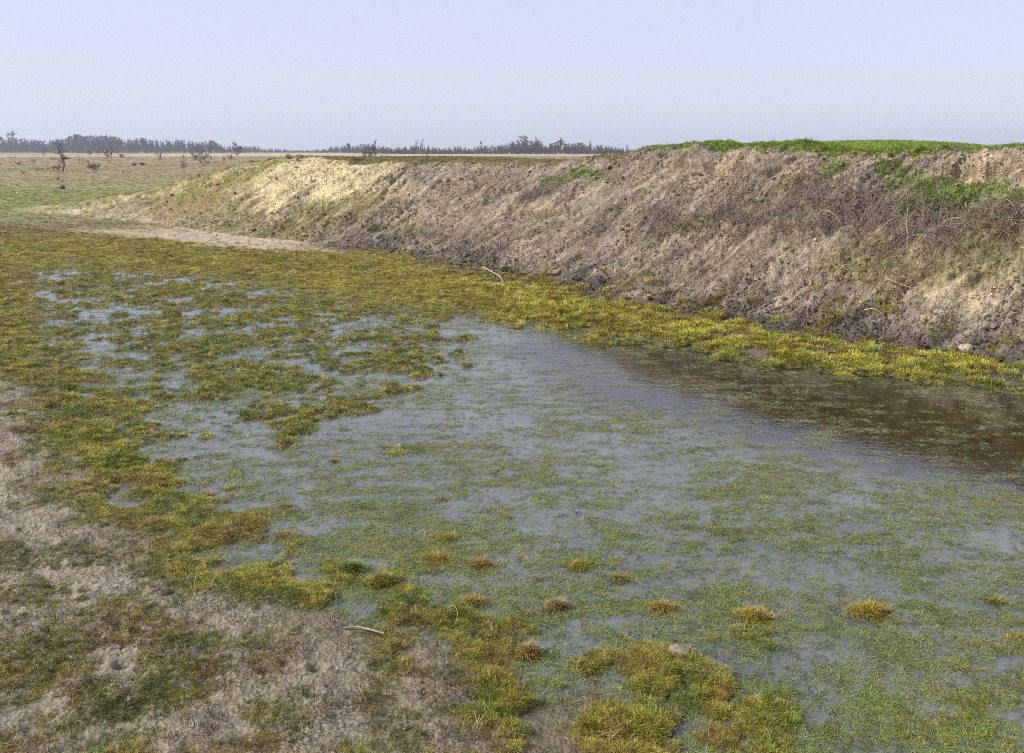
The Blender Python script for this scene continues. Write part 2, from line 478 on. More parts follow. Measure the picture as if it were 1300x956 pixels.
M_cane = plain_mat('dry_cane', (0.195, 0.150, 0.125), noise=6)
M_cane_pale = plain_mat('pale_cane', (0.36, 0.30, 0.22), noise=8, var=.3)
M_stem = plain_mat('straw_stem', (0.55, 0.44, 0.27), noise=12, var=.25)
M_peeled = plain_mat('peeled_wood', (0.60, 0.54, 0.45), noise=12, var=.12)
M_clodg = plain_mat('pale_clod', (0.36, 0.30, 0.22), noise=25, var=.35)
M_mudlump = plain_mat('mud_lump', (0.20, 0.17, 0.13), noise=30, var=.4)
M_clodd = plain_mat('dark_clod', (0.06, 0.048, 0.035), noise=30)

def water_mat():
    m = bpy.data.materials.new('pond_water'); m.use_nodes = True
    n, l = m.node_tree.nodes, m.node_tree.links
    n.clear()
    out = n.new('ShaderNodeOutputMaterial')
    fr = n.new('ShaderNodeFresnel'); fr.inputs['IOR'].default_value = 1.85
    at_ = n.new('ShaderNodeAttribute'); at_.attribute_name = 'silt'
    sep = n.new('ShaderNodeSeparateColor'); l.new(at_.outputs['Color'], sep.inputs[0])
    tm = n.new('ShaderNodeMix'); tm.data_type = 'RGBA'
    tm.inputs[6].default_value = (.94, .93, .88, 1); tm.inputs[7].default_value = (.92, .80, .50, 1)   # clear shallows; deep part tinted amber, painting in the bank's brown reflection
    l.new(sep.outputs[1], tm.inputs[0])
    tr0 = n.new('ShaderNodeBsdfTransparent'); l.new(tm.outputs[2], tr0.inputs[0])
    di = n.new('ShaderNodeBsdfDiffuse'); di.inputs[0].default_value = (.45, .48, .48, 1)             # suspended silt
    sm = n.new('ShaderNodeMath'); sm.operation = 'MULTIPLY'; sm.inputs[1].default_value = .25
    l.new(sep.outputs[0], sm.inputs[0])
    tr = n.new('ShaderNodeMixShader'); l.new(sm.outputs[0], tr.inputs[0]); l.new(tr0.outputs[0], tr.inputs[1]); l.new(di.outputs[0], tr.inputs[2])
    gl = n.new('ShaderNodeBsdfGlossy'); gl.inputs['Roughness'].default_value = .03; gl.inputs[0].default_value = (1, 1, 1, 1)
    mx = n.new('ShaderNodeMixShader')
    tc = n.new('ShaderNodeTexCoord')
    no = n.new('ShaderNodeTexNoise'); no.inputs['Scale'].default_value = 14; no.inputs['Detail'].default_value = 3
    l.new(tc.outputs['Object'], no.inputs['Vector'])
    b = n.new('ShaderNodeBump'); b.inputs['Strength'].default_value = .35; b.inputs['Distance'].default_value = .004
    l.new(no.outputs[0], b.inputs['Height'])
    l.new(b.outputs[0], gl.inputs['Normal']); l.new(b.outputs[0], fr.inputs['Normal'])
    l.new(fr.outputs[0], mx.inputs[0]); l.new(tr.outputs[0], mx.inputs[1]); l.new(gl.outputs[0], mx.inputs[2])
    l.new(mx.outputs[0], out.inputs[0])
    return m
M_water = water_mat()

# ------------------------------------------------------------------ object helpers
def tag(o, label=None, cat=None, group=None, kind=None):
    if label: o['label'] = label
    if cat: o['category'] = cat
    if group: o['group'] = group
    if kind: o['kind'] = kind
    return o

def mesh_np(name, V, Fq, mat, parent=None, smooth=False, attr=None, k=4):
    """fast mesh from arrays; every face has k corners"""
    me = bpy.data.meshes.new(name)
    V = np.ascontiguousarray(V, np.float32); Fq = np.ascontiguousarray(Fq, np.int32)
    me.vertices.add(len(V)); me.vertices.foreach_set('co', V.ravel())
    me.loops.add(Fq.size); me.loops.foreach_set('vertex_index', Fq.ravel())
    me.polygons.add(len(Fq)); me.polygons.foreach_set('loop_start', np.arange(0, Fq.size, k, dtype=np.int32))
    if attr:
        for an, av in attr.items():
            at_ = me.attributes.new(an, 'FLOAT_COLOR', 'POINT')
            at_.data.foreach_set('color', np.concatenate([av, np.ones((len(av), 1))], 1).astype(np.float32).ravel())
    me.update(calc_edges=True)
    me.polygons.foreach_set('use_smooth', np.full(len(Fq), smooth))
    for m in (mat if isinstance(mat, list) else [mat]): me.materials.append(m)
    o = bpy.data.objects.new(name, me); C.objects.link(o)
    if parent: o.parent = parent
    return o

# ------------------------------------------------------------------ ground sheet
def rows():
    r = [0.0, .6, 1.2, 1.8, 2.3, 2.7, 3.0]
    while r[-1] < 11.0: r.append(r[-1] + 0.022)
    while r[-1] < 31: r.append(r[-1] + 0.030)
    while r[-1] < 45: r.append(r[-1] + .07)
    while r[-1] < 2600: r.append(r[-1] * 1.018)
    return np.array(r)
def cols():
    half = R(35)
    a = list(np.linspace(-half, half, 1250))
    w = half; step = 2 * half / 1250
    while w < math.pi:
        step = min(step * 1.12, R(4)); w += step
        if w < math.pi: a = [-w] + a + [w]
    return np.array(a)
rr, aa = rows(), cols()
RR, AA = np.meshgrid(rr[1:], aa, indexing='ij')
gx, gy = (RR * np.sin(AA)).ravel(), (RR * np.cos(AA)).ravel()
tx, ty, tz, tf = terrain(gx, gy)
col = surface_colour(gx, gy, tf)
nR, nA = RR.shape
ii = np.arange((nR) * nA).reshape(nR, nA)
jj = np.roll(ii, -1, axis=1)
quads = np.stack([ii[:-1], jj[:-1], jj[1:], ii[1:]], -1)           # rows x cols x 4
V = np.stack([tx, ty, tz], 1)
bankm = ((tf['bank'] > .5) & (tf['h'] > .12)).reshape(nR, nA)
rad = RR
fm = bankm[:-1]
def sub(name, mask, mat):
    q = quads[mask]
    u, inv = np.unique(q.ravel(), return_inverse=True)
    o = mesh_np(name, V[u], inv.reshape(-1, 4), mat, smooth=True, attr={'tone': col[u]})
    return tag(o, kind='structure')
far = (rad[:-1] > 45)
sub('embankment', fm & ~far, M_bank)
sub('ground', ~fm & ~far, M_ground)
sub('field', far, M_field)
# closing fan under the camera
q = np.stack([np.full(nA, 0), 1 + np.arange(nA), 1 + (np.arange(nA) + 1) % nA], 1)
z0 = terrain(np.array([0.0]), np.array([0.0]))[2]
fan = mesh_np('ground_patch', np.concatenate([[[0, 0, z0[0]]], V[:nA]]), q[:, ::-1], M_ground, smooth=True, k=3,
              attr={'tone': np.concatenate([col[:1], col[:nA]])})
tag(fan, kind='structure')

# ------------------------------------------------------------------ water
gxs, gys = np.arange(-24, 20, .16), np.arange(1.0, 30, .16)
GX, GY = np.meshgrid(gxs, gys)
wx, wy = GX.ravel(), GY.ravel()
wf = terrain(wx, wy)[3]
silt = (1 - ss(-5.5, -3.5, wf['d']) * ss(-.5, 2, wx)) * (1 - wf['op']) * np.clip(.80 + .5 * wf['n1'], .3, 1) * (1 - .75 * ss(3.0, 5.5, wx) * ss(7.5, 5, wy)) * (1 - .5 * ss(.5, 3.5, wx) * ss(8, 12, wy))
i4 = np.arange(len(wx)).reshape(GX.shape)
wo = mesh_np('water', np.stack([wx, wy, 0 * wx], 1), np.stack([i4[:-1, :-1], i4[:-1, 1:], i4[1:, 1:], i4[1:, :-1]], -1).reshape(-1, 4), M_water,
             smooth=True, attr={'silt': np.stack([silt, wf['op'], silt], 1)})
tag(wo, kind='structure')

# ------------------------------------------------------------------ instanced stuff
lib = bpy.data.collections.new('stuff_sources')       # not linked to the scene
def blade_set(n, L, spread, w, lean, curl, colvar, flat=False, seed=0):
    rd = np.random.default_rng(seed)
    V, Fc, S = [], [], []
    for i in range(n):
        a = rd.uniform(0, 2 * np.pi); rad = spread * math.sqrt(rd.uniform())
        bx, by = rad * math.cos(a), rad * math.sin(a)
        a2 = a + rd.normal() * .9 if not flat else rd.uniform(0, 2 * np.pi)
        Ln = L * rd.uniform(.5, 1.2); ln = lean * rd.uniform(.2, 1.3)
        wx, wy = -math.sin(a2) * w / 2, math.cos(a2) * w / 2
        p = np.array([bx, by, 0.0]); sh = np.clip(1 + colvar * rd.normal(), .35, 1.8)
        c0 = np.array([sh, sh * (1 - .06 * rd.normal()), sh * (1 - .1 * abs(rd.normal()))])
        b = len(V)
        th = ln; k = 3
        for j in range(k):
            f = 1 - j / k * .55
            if flat:
                wv = rd.normal() * .3; a2 += wv
                wx, wy = -math.sin(a2) * w / 2, math.cos(a2) * w / 2
            V += [(p[0] - wx * f, p[1] - wy * f, p[2]), (p[0] + wx * f, p[1] + wy * f, p[2])]
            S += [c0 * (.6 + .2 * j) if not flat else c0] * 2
            st = Ln / k
            if flat: dz = rd.normal() * .004
            else: dz = math.cos(th) * st
            h_ = st if flat else math.sin(th) * st
            p = p + np.array([math.cos(a2) * h_, math.sin(a2) * h_, dz]); th += curl * rd.uniform(.3, 1.2)
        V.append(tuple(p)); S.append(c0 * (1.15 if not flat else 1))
        for j in range(k - 1):
            q = b + 2 * j; Fc += [(q, q + 1, q + 3), (q, q + 3, q + 2)]
        q = b + 2 * (k - 1); Fc.append((q, q + 1, q + 2))
    return np.array(V), np.array(Fc), np.clip(np.array(S), 0, 2)

def src(name, arr, mat):
    o = mesh_np(name, arr[0], arr[1], mat, k=3, attr={'shade': arr[2]})
    C.objects.unlink(o)
    return o

def clod_set(seed, n=1, flat=.7):
    rd = np.random.default_rng(seed)
    import bmesh
    V, Fc, S = [], [], []
    for k in range(n):
        bm = bmesh.new(); bmesh.ops.create_icosphere(bm, subdivisions=1, radius=1)
        off = np.array([rd.normal() * 1.2, rd.normal() * 1.2, 0]) if n > 1 else np.zeros(3)
        sc_ = rd.uniform(.5, 1)
        st = rd.uniform(.6, 1.4, 3)
        b = len(V)
        for v in bm.verts:
            c = np.array(v.co) * (1 + .35 * rd.normal()) * st * sc_
            c[2] *= flat
            V.append(c + off); S.append(np.full(3, np.clip(1 + .12 * rd.normal(), .5, 1.5)))
        for f in bm.faces: Fc.append([b + v.index for v in f.verts])
        bm.free()
    return np.array(V), np.array(Fc), np.array(S)

def scatter(name, pts, rotz, scale, tint, coll_objs, label=None, tilt=.25):
    coll = bpy.data.collections.new(name + '_sources')
    for o in coll_objs: coll.objects.link(o)
    n = len(pts)
    me = bpy.data.meshes.new(name)
    me.vertices.add(n); me.vertices.foreach_set('co', np.ascontiguousarray(pts, np.float32).ravel())
    rot = np.stack([rng.normal(0, tilt, n), rng.normal(0, tilt, n), rotz], 1) if np.ndim(rotz) == 1 else rotz
    a = me.attributes.new('rot', 'FLOAT_VECTOR', 'POINT'); a.data.foreach_set('vector', rot.astype(np.float32).ravel())
    sc3 = scale if np.ndim(scale) == 2 else np.stack([scale] * 3, 1)
    a = me.attributes.new('siz', 'FLOAT_VECTOR', 'POINT'); a.data.foreach_set('vector', sc3.astype(np.float32).ravel())
    a = me.attributes.new('tint', 'FLOAT_COLOR', 'POINT'); a.data.foreach_set('color', np.concatenate([tint, np.ones((n, 1))], 1).astype(np.float32).ravel())
    a = me.attributes.new('pick', 'INT', 'POINT'); a.data.foreach_set('value', rng.integers(0, len(coll_objs), n).astype(np.int32))
    o = bpy.data.objects.new(name, me); C.objects.link(o)
    ng = bpy.data.node_groups.new(name, 'GeometryNodeTree')
    ng.interface.new_socket('Geometry', in_out='INPUT', socket_type='NodeSocketGeometry')
    ng.interface.new_socket('Geometry', in_out='OUTPUT', socket_type='NodeSocketGeometry')
    N, L = ng.nodes, ng.links
    gi, go = N.new('NodeGroupInput'), N.new('NodeGroupOutput')
    ci = N.new('GeometryNodeCollectionInfo'); ci.inputs['Collection'].default_value = coll
    ci.inputs['Separate Children'].default_value = True; ci.inputs['Reset Children'].default_value = True
    ip = N.new('GeometryNodeInstanceOnPoints'); ip.inputs['Pick Instance'].default_value = True
    def na(nm, ty):
        q = N.new('GeometryNodeInputNamedAttribute'); q.data_type = ty; q.inputs['Name'].default_value = nm
        return [s for s in q.outputs if s.enabled and s.name == 'Attribute'][0]
    L.new(gi.outputs[0], ip.inputs['Points']); L.new(ci.outputs[0], ip.inputs['Instance'])
    L.new(na('pick', 'INT'), ip.inputs['Instance Index']); L.new(na('rot', 'FLOAT_VECTOR'), ip.inputs['Rotation'])
    L.new(na('siz', 'FLOAT_VECTOR'), ip.inputs['Scale'])
    L.new(ip.outputs[0], go.inputs[0])
    md = o.modifiers.new('spread', 'NODES'); md.node_group = ng
    tag(o, kind='stuff', label=label)
    print('STUFF', name, n)
    return o

def polar(n, r0, r1, half=52, p=1.0):
    """points over the wedge in front of the camera, thinning with distance (area density ~ r^-(1+p))"""
    n = int(n * half / 38)
    a = rng.uniform(-R(half), R(half), n)
    u = rng.uniform(0, 1, n)
    if p == 0: r = r0 + u * (r1 - r0)
    else:
        q = -p + 1 - 0
        r = (r0 ** q + u * (r1 ** q - r0 ** q)) ** (1 / q) if abs(q) > 1e-6 else r0 * (r1 / r0) ** u
    return r * np.sin(a), r * np.cos(a)

def lerp(a, b, t): return np.array(a)[None, :] * (1 - t[:, None]) + np.array(b)[None, :] * t[:, None]

# --- turf: short yellow grass round the pond
tufts = [src('tuft_source', blade_set(46, .046, .060, .0042, .95, .5, .34, seed=s), M_tuft) for s in range(6)]
x, y = polar(330000, 3.6, 44, p=1.0)
X, Y, Z, f = terrain(x, y)
g = f['turf'] * f['flat'] * ss(-.02, .02, Z)
foot = f['d']; footcov = ss(.25, -.25, foot + .45 + 1.3 * f['n1'] + 1.4 * f['n2'])
g = g * np.maximum(footcov, .04)
g = np.maximum(g, f['tr'] * ss(-.012, .012, Z) * f['turf'] * .9 * (foot < -.3))
g = np.maximum(g, ss(.05, .25, f['nc'] + .4 * f['n1']) * ss(-1.3, -.4, foot) * ss(1.1, .3, foot + .5 * f['n1']) * .8 * ss(-2, .5, X))
g = g * (1 - .85 * ss(-.5, .3, f['path'] + .5 * f['n1']))
g = np.maximum(g, ss(.30, .45, f['nc'] + .2 * f['n1']) * ss(0, .5, f['P']) * ss(3.2, 1.5, f['P']) * ss(15, 10, Y) * (1 - f['op']) * (1 - f['mud']) * .6)
for (tx_, ty_, tw_) in [(1102,772,58),(706,765,36),(737,716,44),(786,732,24),(566,681,44),(610,713,32),(553,706,40),(840,768,34),(958,778,48),(487,733,46),(1264,762,18),(600,762,40),(900,770,30),(660,700,30),(1010,800,40),(1180,800,24),(690,735,20)]:
    ux, uy = at(tx_, ty_); ur = tw_ * uy / F / 2
    dd_ = np.hypot((X - ux) / 1.5, Y - uy) / ur + 1.6 * f['nc'] + .8 * f['n3']
    g = np.maximum(g, .55 * ss(2.4, .9, dd_))
# grass on the mud: own patch plus a thin scatter
gm = f['mud'] * ss(-.15, .5, f['mg'] + .3 * f['n1']) * ss(-.32, .06, f['n1'] * .5 + f['nc']) * .95
gm = np.maximum(gm, f['mud'] * ss(.30, .5, f['nc'] + .2 * f['n1']) * .45)
g = np.maximum(g, gm)
keep = rng.uniform(0, 1, len(x)) < g
X, Y, Z = X[keep], Y[keep], Z[keep]; f = {k: v[keep] for k, v in f.items()}
n = len(X)
v1 = np.clip(.5 + .9 * fbm(X, Y, .7, 3, 201) + .15 * rng.normal(size=n), 0, 1)
v2 = np.clip(.45 + .9 * fbm(X, Y, 1.9, 3, 211) + .2 * rng.normal(size=n), 0, 1)
t = lerp((.26, .235, .030), (.49, .435, .060), v1)
brown = np.clip(ss(.60, .9, v2) + .25 * ss(9, 5, Y) * ss(.35, .7, v2), 0, 1); green = ss(.40, .12, v2) * ss(18, 8, Y + .3 * X) + .8 * ss(.3, .0, v2) * .4
t = t * (1 - brown[:, None]) + np.array([[.27, .18, .045]]) * brown[:, None]
near_water = f['tr'] * .5 + ss(-1.2, .1, f['P']) * .25
gg = np.clip(green * .8 + near_water * rng.uniform(0, 1, n), 0, .9)
t = t * (1 - gg[:, None]) + np.array([[.085, .155, .022]]) * gg[:, None]
t = t * (1 - .32 * f['mud'] - .08 * ss(10, 6, Y) * (1 - f['mud']))[:, None]
t = t * rng.uniform(.75, 1.25, (n, 1)) * np.where(rng.uniform(0, 1, n) < .10, .35, 1.0)[:, None]
rS = f['r']
sz = rng.uniform(.5, 1.15, n) * (0.62 + .024 * rS) * (1 - .12 * f['mud'])
tall = ss(-4.5, -1.5, f['d']) * ss(23, 18, rS) * ss(-2, 1, X)
sz = sz * (1 + .55 * tall) * (1 - .22 * ss(8.5, 6.5, Y))
sz3 = np.stack([sz * 1.1, sz * 1.1, sz * rng.uniform(.35, 1.15, n) * (1 + .6 * np.clip(f['nc'], -1, 1))], 1)
scatter('turf_grass', np.stack([X, Y, np.maximum(Z - .006, -.014)], 1), rng.uniform(0, 6.28, n), sz3, t, tufts)

# --- water weed: thin limp strands lying on the shallow water
weeds = [src('weed_source', blade_set(9, .075, .05, .0032, 0, 0, .3, flat=True, seed=20 + s), M_tuft) for s in range(6)]
x, y = polar(420000, 3.6, 27, p=1.0)
X, Y, Z, f = terrain(x, y)
wet = ss(.012, -.002, Z) * f['flat']
c1 = fbm(X, Y, .9, 3, 301); c2 = fbm(X * .7, Y * 2.0, 3.0, 4, 305, .6)
cov = .17 + (.80 - .18 * ss(8, 5, Y)) * ss(-.28 , .45, .7 * c1 + .95 * c2 + .35 * fbm(X, Y, .3, 2, 309) - .08 * ss(8, 5, Y)) + .15 * c2
cov = np.clip(cov, .10, 1)
cov = np.where(f['op'] > .5, np.clip(.14 + 1.2 * c2 + .8 * c1 - .20 * ss(2, 6, X), .02, .8), cov)
keep = rng.uniform(0, 1, len(x)) < wet * cov
X, Y, f = X[keep], Y[keep], {k: v[keep] for k, v in f.items()}; c1 = c1[keep]
n = len(X)
t = lerp((.23, .25, .11), (.15, .25, .04), rng.uniform(0, 1, n))
yel = ss(.1, .5, c1 + .25 * rng.normal(size=n))
t = t * (1 - .6 * yel[:, None]) + np.array([[.27, .26, .05]]) * .6 * yel[:, None]
dk = rng.uniform(0, 1, n) < .34
t[dk] = t[dk] * .35
pl = rng.uniform(0, 1, n) < (.10 + .55 * f['op'])
t[pl] = np.array([.26, .28, .19]) * rng.uniform(.5, 1.2, (pl.sum(), 1))
zz = np.maximum(terrain(X, Y)[2], 0) + .003 + rng.uniform(0, .004, n)
scatter('water_weed', np.stack([X, Y, zz], 1), rng.uniform(0, 6.28, n), rng.uniform(.35, 1.1, n) * (.75 + .02 * f['r']), t, weeds, tilt=.03)

# --- mud litter: crumbs and dead bits
crumbs = [src('crumb_source', clod_set(40 + s), M_bit) for s in range(5)]
bits = [src('litter_source', blade_set(4, .05, .04, .004, 1.5, .1, .3, seed=50 + s), M_tuft) for s in range(4)]
x, y = polar(90000, 3.4, 16, p=1.0)
X, Y, Z, f = terrain(x, y)
keep = (rng.uniform(0, 1, len(x)) < f['mud'] * np.clip(.35 + 1.2 * f['n2'] + .6 * f['n1'], .08, 1)) & (Z > 0)
X, Y, Z = X[keep], Y[keep], Z[keep]; n = len(X)
t = lerp((.13, .085, .035), (.06, .055, .02), rng.uniform(0, 1, n)) * rng.uniform(.6, 1.5, (n, 1))
scatter('leaf_litter', np.stack([X, Y, Z + .002], 1), rng.uniform(0, 6.28, n), rng.uniform(.4, 1.1, n), t, bits)

x, y = polar(60000, 3.4, 15, p=1.0)
X, Y, Z, f = terrain(x, y); c = surface_colour(x, y, f)
keep = (rng.uniform(0, 1, len(x)) < f['mud'] * np.clip(.3 + 1.2 * f['nc'], .05, 1) * .5) & (Z > 0)
n = int(keep.sum())
scatter('mud_crumbs', np.stack([X, Y, Z], 1)[keep], rng.uniform(0, 6.28, n), np.exp(rng.normal(-5.3, .5, n)), np.clip(c[keep] * rng.uniform(.5, 1.2, (n, 1)), 0, .8), crumbs, tilt=.8)
straws = [src('straw_source', blade_set(5, .10, .05, .0026, 1.2, .3, .3, seed=160 + s), M_tuft) for s in range(5)]
x, y = polar(40000, 3.4, 24, p=1.0)
X, Y, Z, f = terrain(x, y)
keep = rng.uniform(0, 1, len(x)) < np.clip(f['turf'] + .3 * f['mud'], 0, 1) * np.clip(.15 + .9 * f['n2'], .03, 1) * f['flat'] * .5
n = int(keep.sum())
t = lerp((.42, .33, .17), (.24, .15, .07), rng.uniform(0, 1, n)) * rng.uniform(.6, 1.2, (n, 1))
scatter('dead_straw', np.stack([X, Y, Z], 1)[keep], rng.uniform(0, 6.28, n), rng.uniform(.4, 1.3, n), t, straws, tilt=.4)

# --- crumbs of earth on the bank and at its foot
x, y = polar(420000, 9, 42, p=.6)
X, Y, Z, f = terrain(x, y)
c = surface_colour(x, y, f)
keep = rng.uniform(0, 1, len(x)) < (f['B'] * (1 - f['top']) * .6 * f['crumble'] * (1 - .5 * f['farleft']) + .3 * ss(-.9, .2, f['d']) * (1 - ss(.3, 1, f['d'])) )
X, Y, Z, c = X[keep], Y[keep], Z[keep], c[keep]; fk = {k: v[keep] for k, v in f.items()}; n = len(X)
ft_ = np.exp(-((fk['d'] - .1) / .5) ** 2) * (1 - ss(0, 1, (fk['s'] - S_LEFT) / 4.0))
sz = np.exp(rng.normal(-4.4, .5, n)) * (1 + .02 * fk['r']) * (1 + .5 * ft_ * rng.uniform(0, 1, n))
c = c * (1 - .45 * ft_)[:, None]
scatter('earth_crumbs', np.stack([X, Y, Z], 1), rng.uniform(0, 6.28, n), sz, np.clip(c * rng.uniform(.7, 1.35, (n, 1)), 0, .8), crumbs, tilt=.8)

# --- dry stalks and roots over the bank
stalks = [src('stalk_source', blade_set(7, .16, .09, .006, 1.1, .25, .3, seed=60 + s), M_tuft) for s in range(5)]
keep = (rng.uniform(0, 1, len(x)) < f['B'] * (1 - f['top']) * (.05 + .22 * bsum(DARKG, f['s'], f['d'], f['n1'] * .5)) * (1 - .8 * f['left']))
X, Y, Z, c = terrain(x[keep], y[keep])[:3] + (c_ if False else None,) if False else (*terrain(x[keep], y[keep])[:3], None)
n = len(X)
t = lerp((.20, .15, .11), (.36, .29, .20), rng.uniform(0, 1, n) ** 2) * rng.uniform(.5, 1.2, (n, 1))
scatter('dry_stalks', np.stack([X, Y, Z], 1), rng.uniform(0, 6.28, n), rng.uniform(.6, 1.6, n), t, stalks, tilt=.35)

# --- fresh grass on the crest and in patches on the face, olive grass on the low left end
gt = [src('crest_grass_source', blade_set(34, .055, .07, .005, .6, .4, .28, seed=80 + s), M_tuft) for s in range(5)]
x, y = polar(420000, 10, 60, p=.6)
X, Y, Z, f = terrain(x, y)
surface_colour(x, y, f)
gA = f['green'] * f['B']; over = f['d'] - f['w']
gC = f['sg'] * f['top'] * (f['bank'] > .5) * (over < 12)
gO = f['B'] * (.5 * f['farleft'] * ss(-.3, .3, f['n1'] + .5 * f['n2']) + .25 * f['left'] * ss(.5, .2, f['d'] / f['w'] + .3 * f['n1'])) + .5 * f['olive'] * f['B'] + (1 - f['sg']) * f['top'] * (over < 8) * .5 * (f['bank'] > .5)
u = rng.uniform(0, 1, len(x))
kind_o = (u >= np.maximum(gA, gC) * .8) | (rng.uniform(0, 1, len(x)) < .10)
keep = (u < np.maximum(gA, gC) * .8) | (rng.uniform(0, 1, len(x)) < gO * .35)
X, Y, Z, ko, r_ = X[keep], Y[keep], Z[keep], kind_o[keep], f['r'][keep]; n = len(X)
t = lerp((.16, .25, .025), (.25, .33, .05), rng.uniform(0, 1, n))
to = lerp((.20, .165, .04), (.16, .18, .035), rng.uniform(0, 1, n))
t = np.where(ko[:, None], to, t) * rng.uniform(.7, 1.25, (n, 1))
scatter('crest_grass', np.stack([X, Y, Z - .005], 1), rng.uniform(0, 6.28, n), rng.uniform(.6, 1.1, n) * np.where(ko, .8, 1) * (.8 + .012 * r_), t, gt)

# --- rough grass of the plain
x, y = polar(60000, 36, 420, half=46, p=1.3)
X, Y, Z, f = terrain(x, y)
keep = (f['bank'] < .3)
X, Y, Z, r_, n1 = X[keep], Y[keep], Z[keep], f['r'][keep], f['n1'][keep]; n = len(X)
cc = surface_colour(x[keep], y[keep], {k: v[keep] for k, v in f.items()}) * 1.1
scatter('meadow_grass', np.stack([X, Y, Z], 1), rng.uniform(0, 6.28, n), np.stack([.8 + .030 * r_, .8 + .030 * r_, (1.0 + .012 * r_) * rng.uniform(.3, 1.0, n)], 1), np.clip(cc * rng.uniform(.75, 1.7, (n, 1)), 0, .6), gt, tilt=.1)

#==TREES==
# ------------------------------------------------------------------ bare trees
def tube(V, Fc, pts, rads):
    """three-sided tapering tube"""
    b = len(V)
    for i, p in enumerate(pts):
        q = pts[min(i + 1, len(pts) - 1)] - pts[max(i - 1, 0)]
        q = q / (np.linalg.norm(q) + 1e-9)
        u = np.cross(q, (0.31, 0.9, 0.2)); u /= (np.linalg.norm(u) + 1e-9); v = np.cross(q, u)
        for k in range(3):
            a = k * 2.094
            V.append(p + rads[i] * (math.cos(a) * u + math.sin(a) * v))
    for i in range(len(pts) - 1):
        for k in range(3):
            Fc.append((b + 3 * i + k, b + 3 * i + (k + 1) % 3, b + 3 * i + 3 + (k + 1) % 3, b + 3 * i + 3 + k))

def bare_tree(seed, spread=.5, stems=1, density=1.0, lowest=.25, twig=.0028, droop=0.0):
    """unit height; returns (trunk arrays, crown arrays)"""
    rd = np.random.default_rng(seed)
    TV, TF, CV, CF = [], [], [], []
    def grow(p, d, L, r, lvl):
        n = 4
        pts = [p]; dd = d.copy()
        for i in range(n):
            dd = dd + rd.normal(size=3) * (.10 if lvl == 0 else .16); dd[2] += (.06 if lvl else .03) - droop * lvl * .1
            dd /= np.linalg.norm(dd); pts.append(pts[-1] + dd * L / n)
        pts = np.array(pts); rads = np.linspace(r, r * .35, n + 1)
        if lvl == 0: tube(TV, TF, pts, rads)
        else: tube(CV, CF, pts, np.maximum(rads, twig))
        if lvl >= 3: return
        k = int([15, 6, 4][lvl] * density * rd.uniform(.8, 1.2))
        for j in range(k):
            t = (lowest + (1 - lowest) * rd.uniform() ** .8) if lvl == 0 else rd.uniform(.25, 1)
            i = min(int(t * n), n - 1); q = pts[i] + (pts[i + 1] - pts[i]) * (t * n - i)
            az = rd.uniform(0, 2 * np.pi); base = (pts[i + 1] - pts[i]); base /= np.linalg.norm(base)
            side = np.array([math.cos(az), math.sin(az), rd.uniform(-.1, .5)])
            nd = base * rd.uniform(.5, 1.0) + side * rd.uniform(.6, 1.1) * (1.0 if lvl else spread * 2)
            nd /= np.linalg.norm(nd)
            f = (1 - t * .65) if lvl == 0 else (1 - t * .4)
            grow(q, nd, L * f * ([.46, .5, .5][lvl]) * rd.uniform(.7, 1.2) * (spread * 1.6 if lvl == 0 else 1), r * .42 * f, lvl + 1)
    for s_ in range(stems):
        if stems == 1: d = np.array([rd.normal() * .05, rd.normal() * .05, 1.0]); L = .95; r = .014
        else:
            a = rd.uniform(0, 6.28); d = np.array([math.cos(a) * spread, math.sin(a) * spread, 1.0]); d /= np.linalg.norm(d); L = rd.uniform(.55, .9); r = .012
        grow(np.array([0., 0., -.01]), d, L, r, 0)
    cm = np.array(CV); k_ = cm[:, :2].mean(0) / cm[:, 2].mean()
    TV = [v - np.array([k_[0] * v[2], k_[1] * v[2], 0]) for v in TV]; CV = [v - np.array([k_[0] * v[2], k_[1] * v[2], 0]) for v in CV]
    top = max(np.array(TV)[:, 2].max(), np.array(CV)[:, 2].max())
    return (np.array(TV) / top, np.array(TF)), (np.array(CV) / top, np.array(CF))

def tree_thing(name, label, cat, px, base, hpx, wide, seed, spread=.5, stems=1, density=1.0, lowest=.25, twig=.0028, group=None, bark=None, twigm=None):
    x, y = at(px, base)
    d = y
    _, _, z, _ = terrain(np.array([x]), np.array([y]))
    h = hpx * d / F
    (tv, tf_), (cv, cf) = bare_tree(seed, spread, stems, density, lowest, twig)
    e = bpy.data.objects.new(name, None); C.objects.link(e)
    e.location = (x, y, float(z[0]) - .02)
    tag(e, label, cat, group)
    wid = max(np.ptp(cv[:, 0]), .1)
    k = wide * d / F / wid
    S = np.array([k, k, h])
    mesh_np('trunk', tv * S, tf_, bark or M_bark, parent=e)
    mesh_np('crown', cv * S, cf, twigm or M_twig, parent=e)
    return e

# far wood as one mass
vars_ = []
PROF_LIFT = 2.5
for s_ in range(7):
    (tv, tf_), (cv, cf) = bare_tree(300 + s_, .36, 1, 1.35, .12, .0058)
    V_ = np.concatenate([tv, cv]); F_ = np.concatenate([tf_, cf + len(tv)])
    o = mesh_np('far_tree_source', V_, F_, tint_far if False else M_twig, k=4); C.objects.unlink(o); vars_.append(o)
PROF = np.array([(-500,178),(0,181),(30,180),(60,182),(85,179),(100,175),(110,177),(140,177),(160,181),(185,179),(200,181),(240,182),(252,184),(270,182),(283,188),(330,189),(350,189),(370,191),(390,190.5),(410,190),(420,187),(440,185),(470,183),(500,187),(530,183),(560,187),(580,185),(600,187),(612,184),(640,183),(655,178),(685,178),(692,184),(703,180),(735,181),(760,183),(785,186),(800,188),(1000,188),(1400,184)], float)
nT = 7500
px = rng.uniform(-420, 1400, nT)
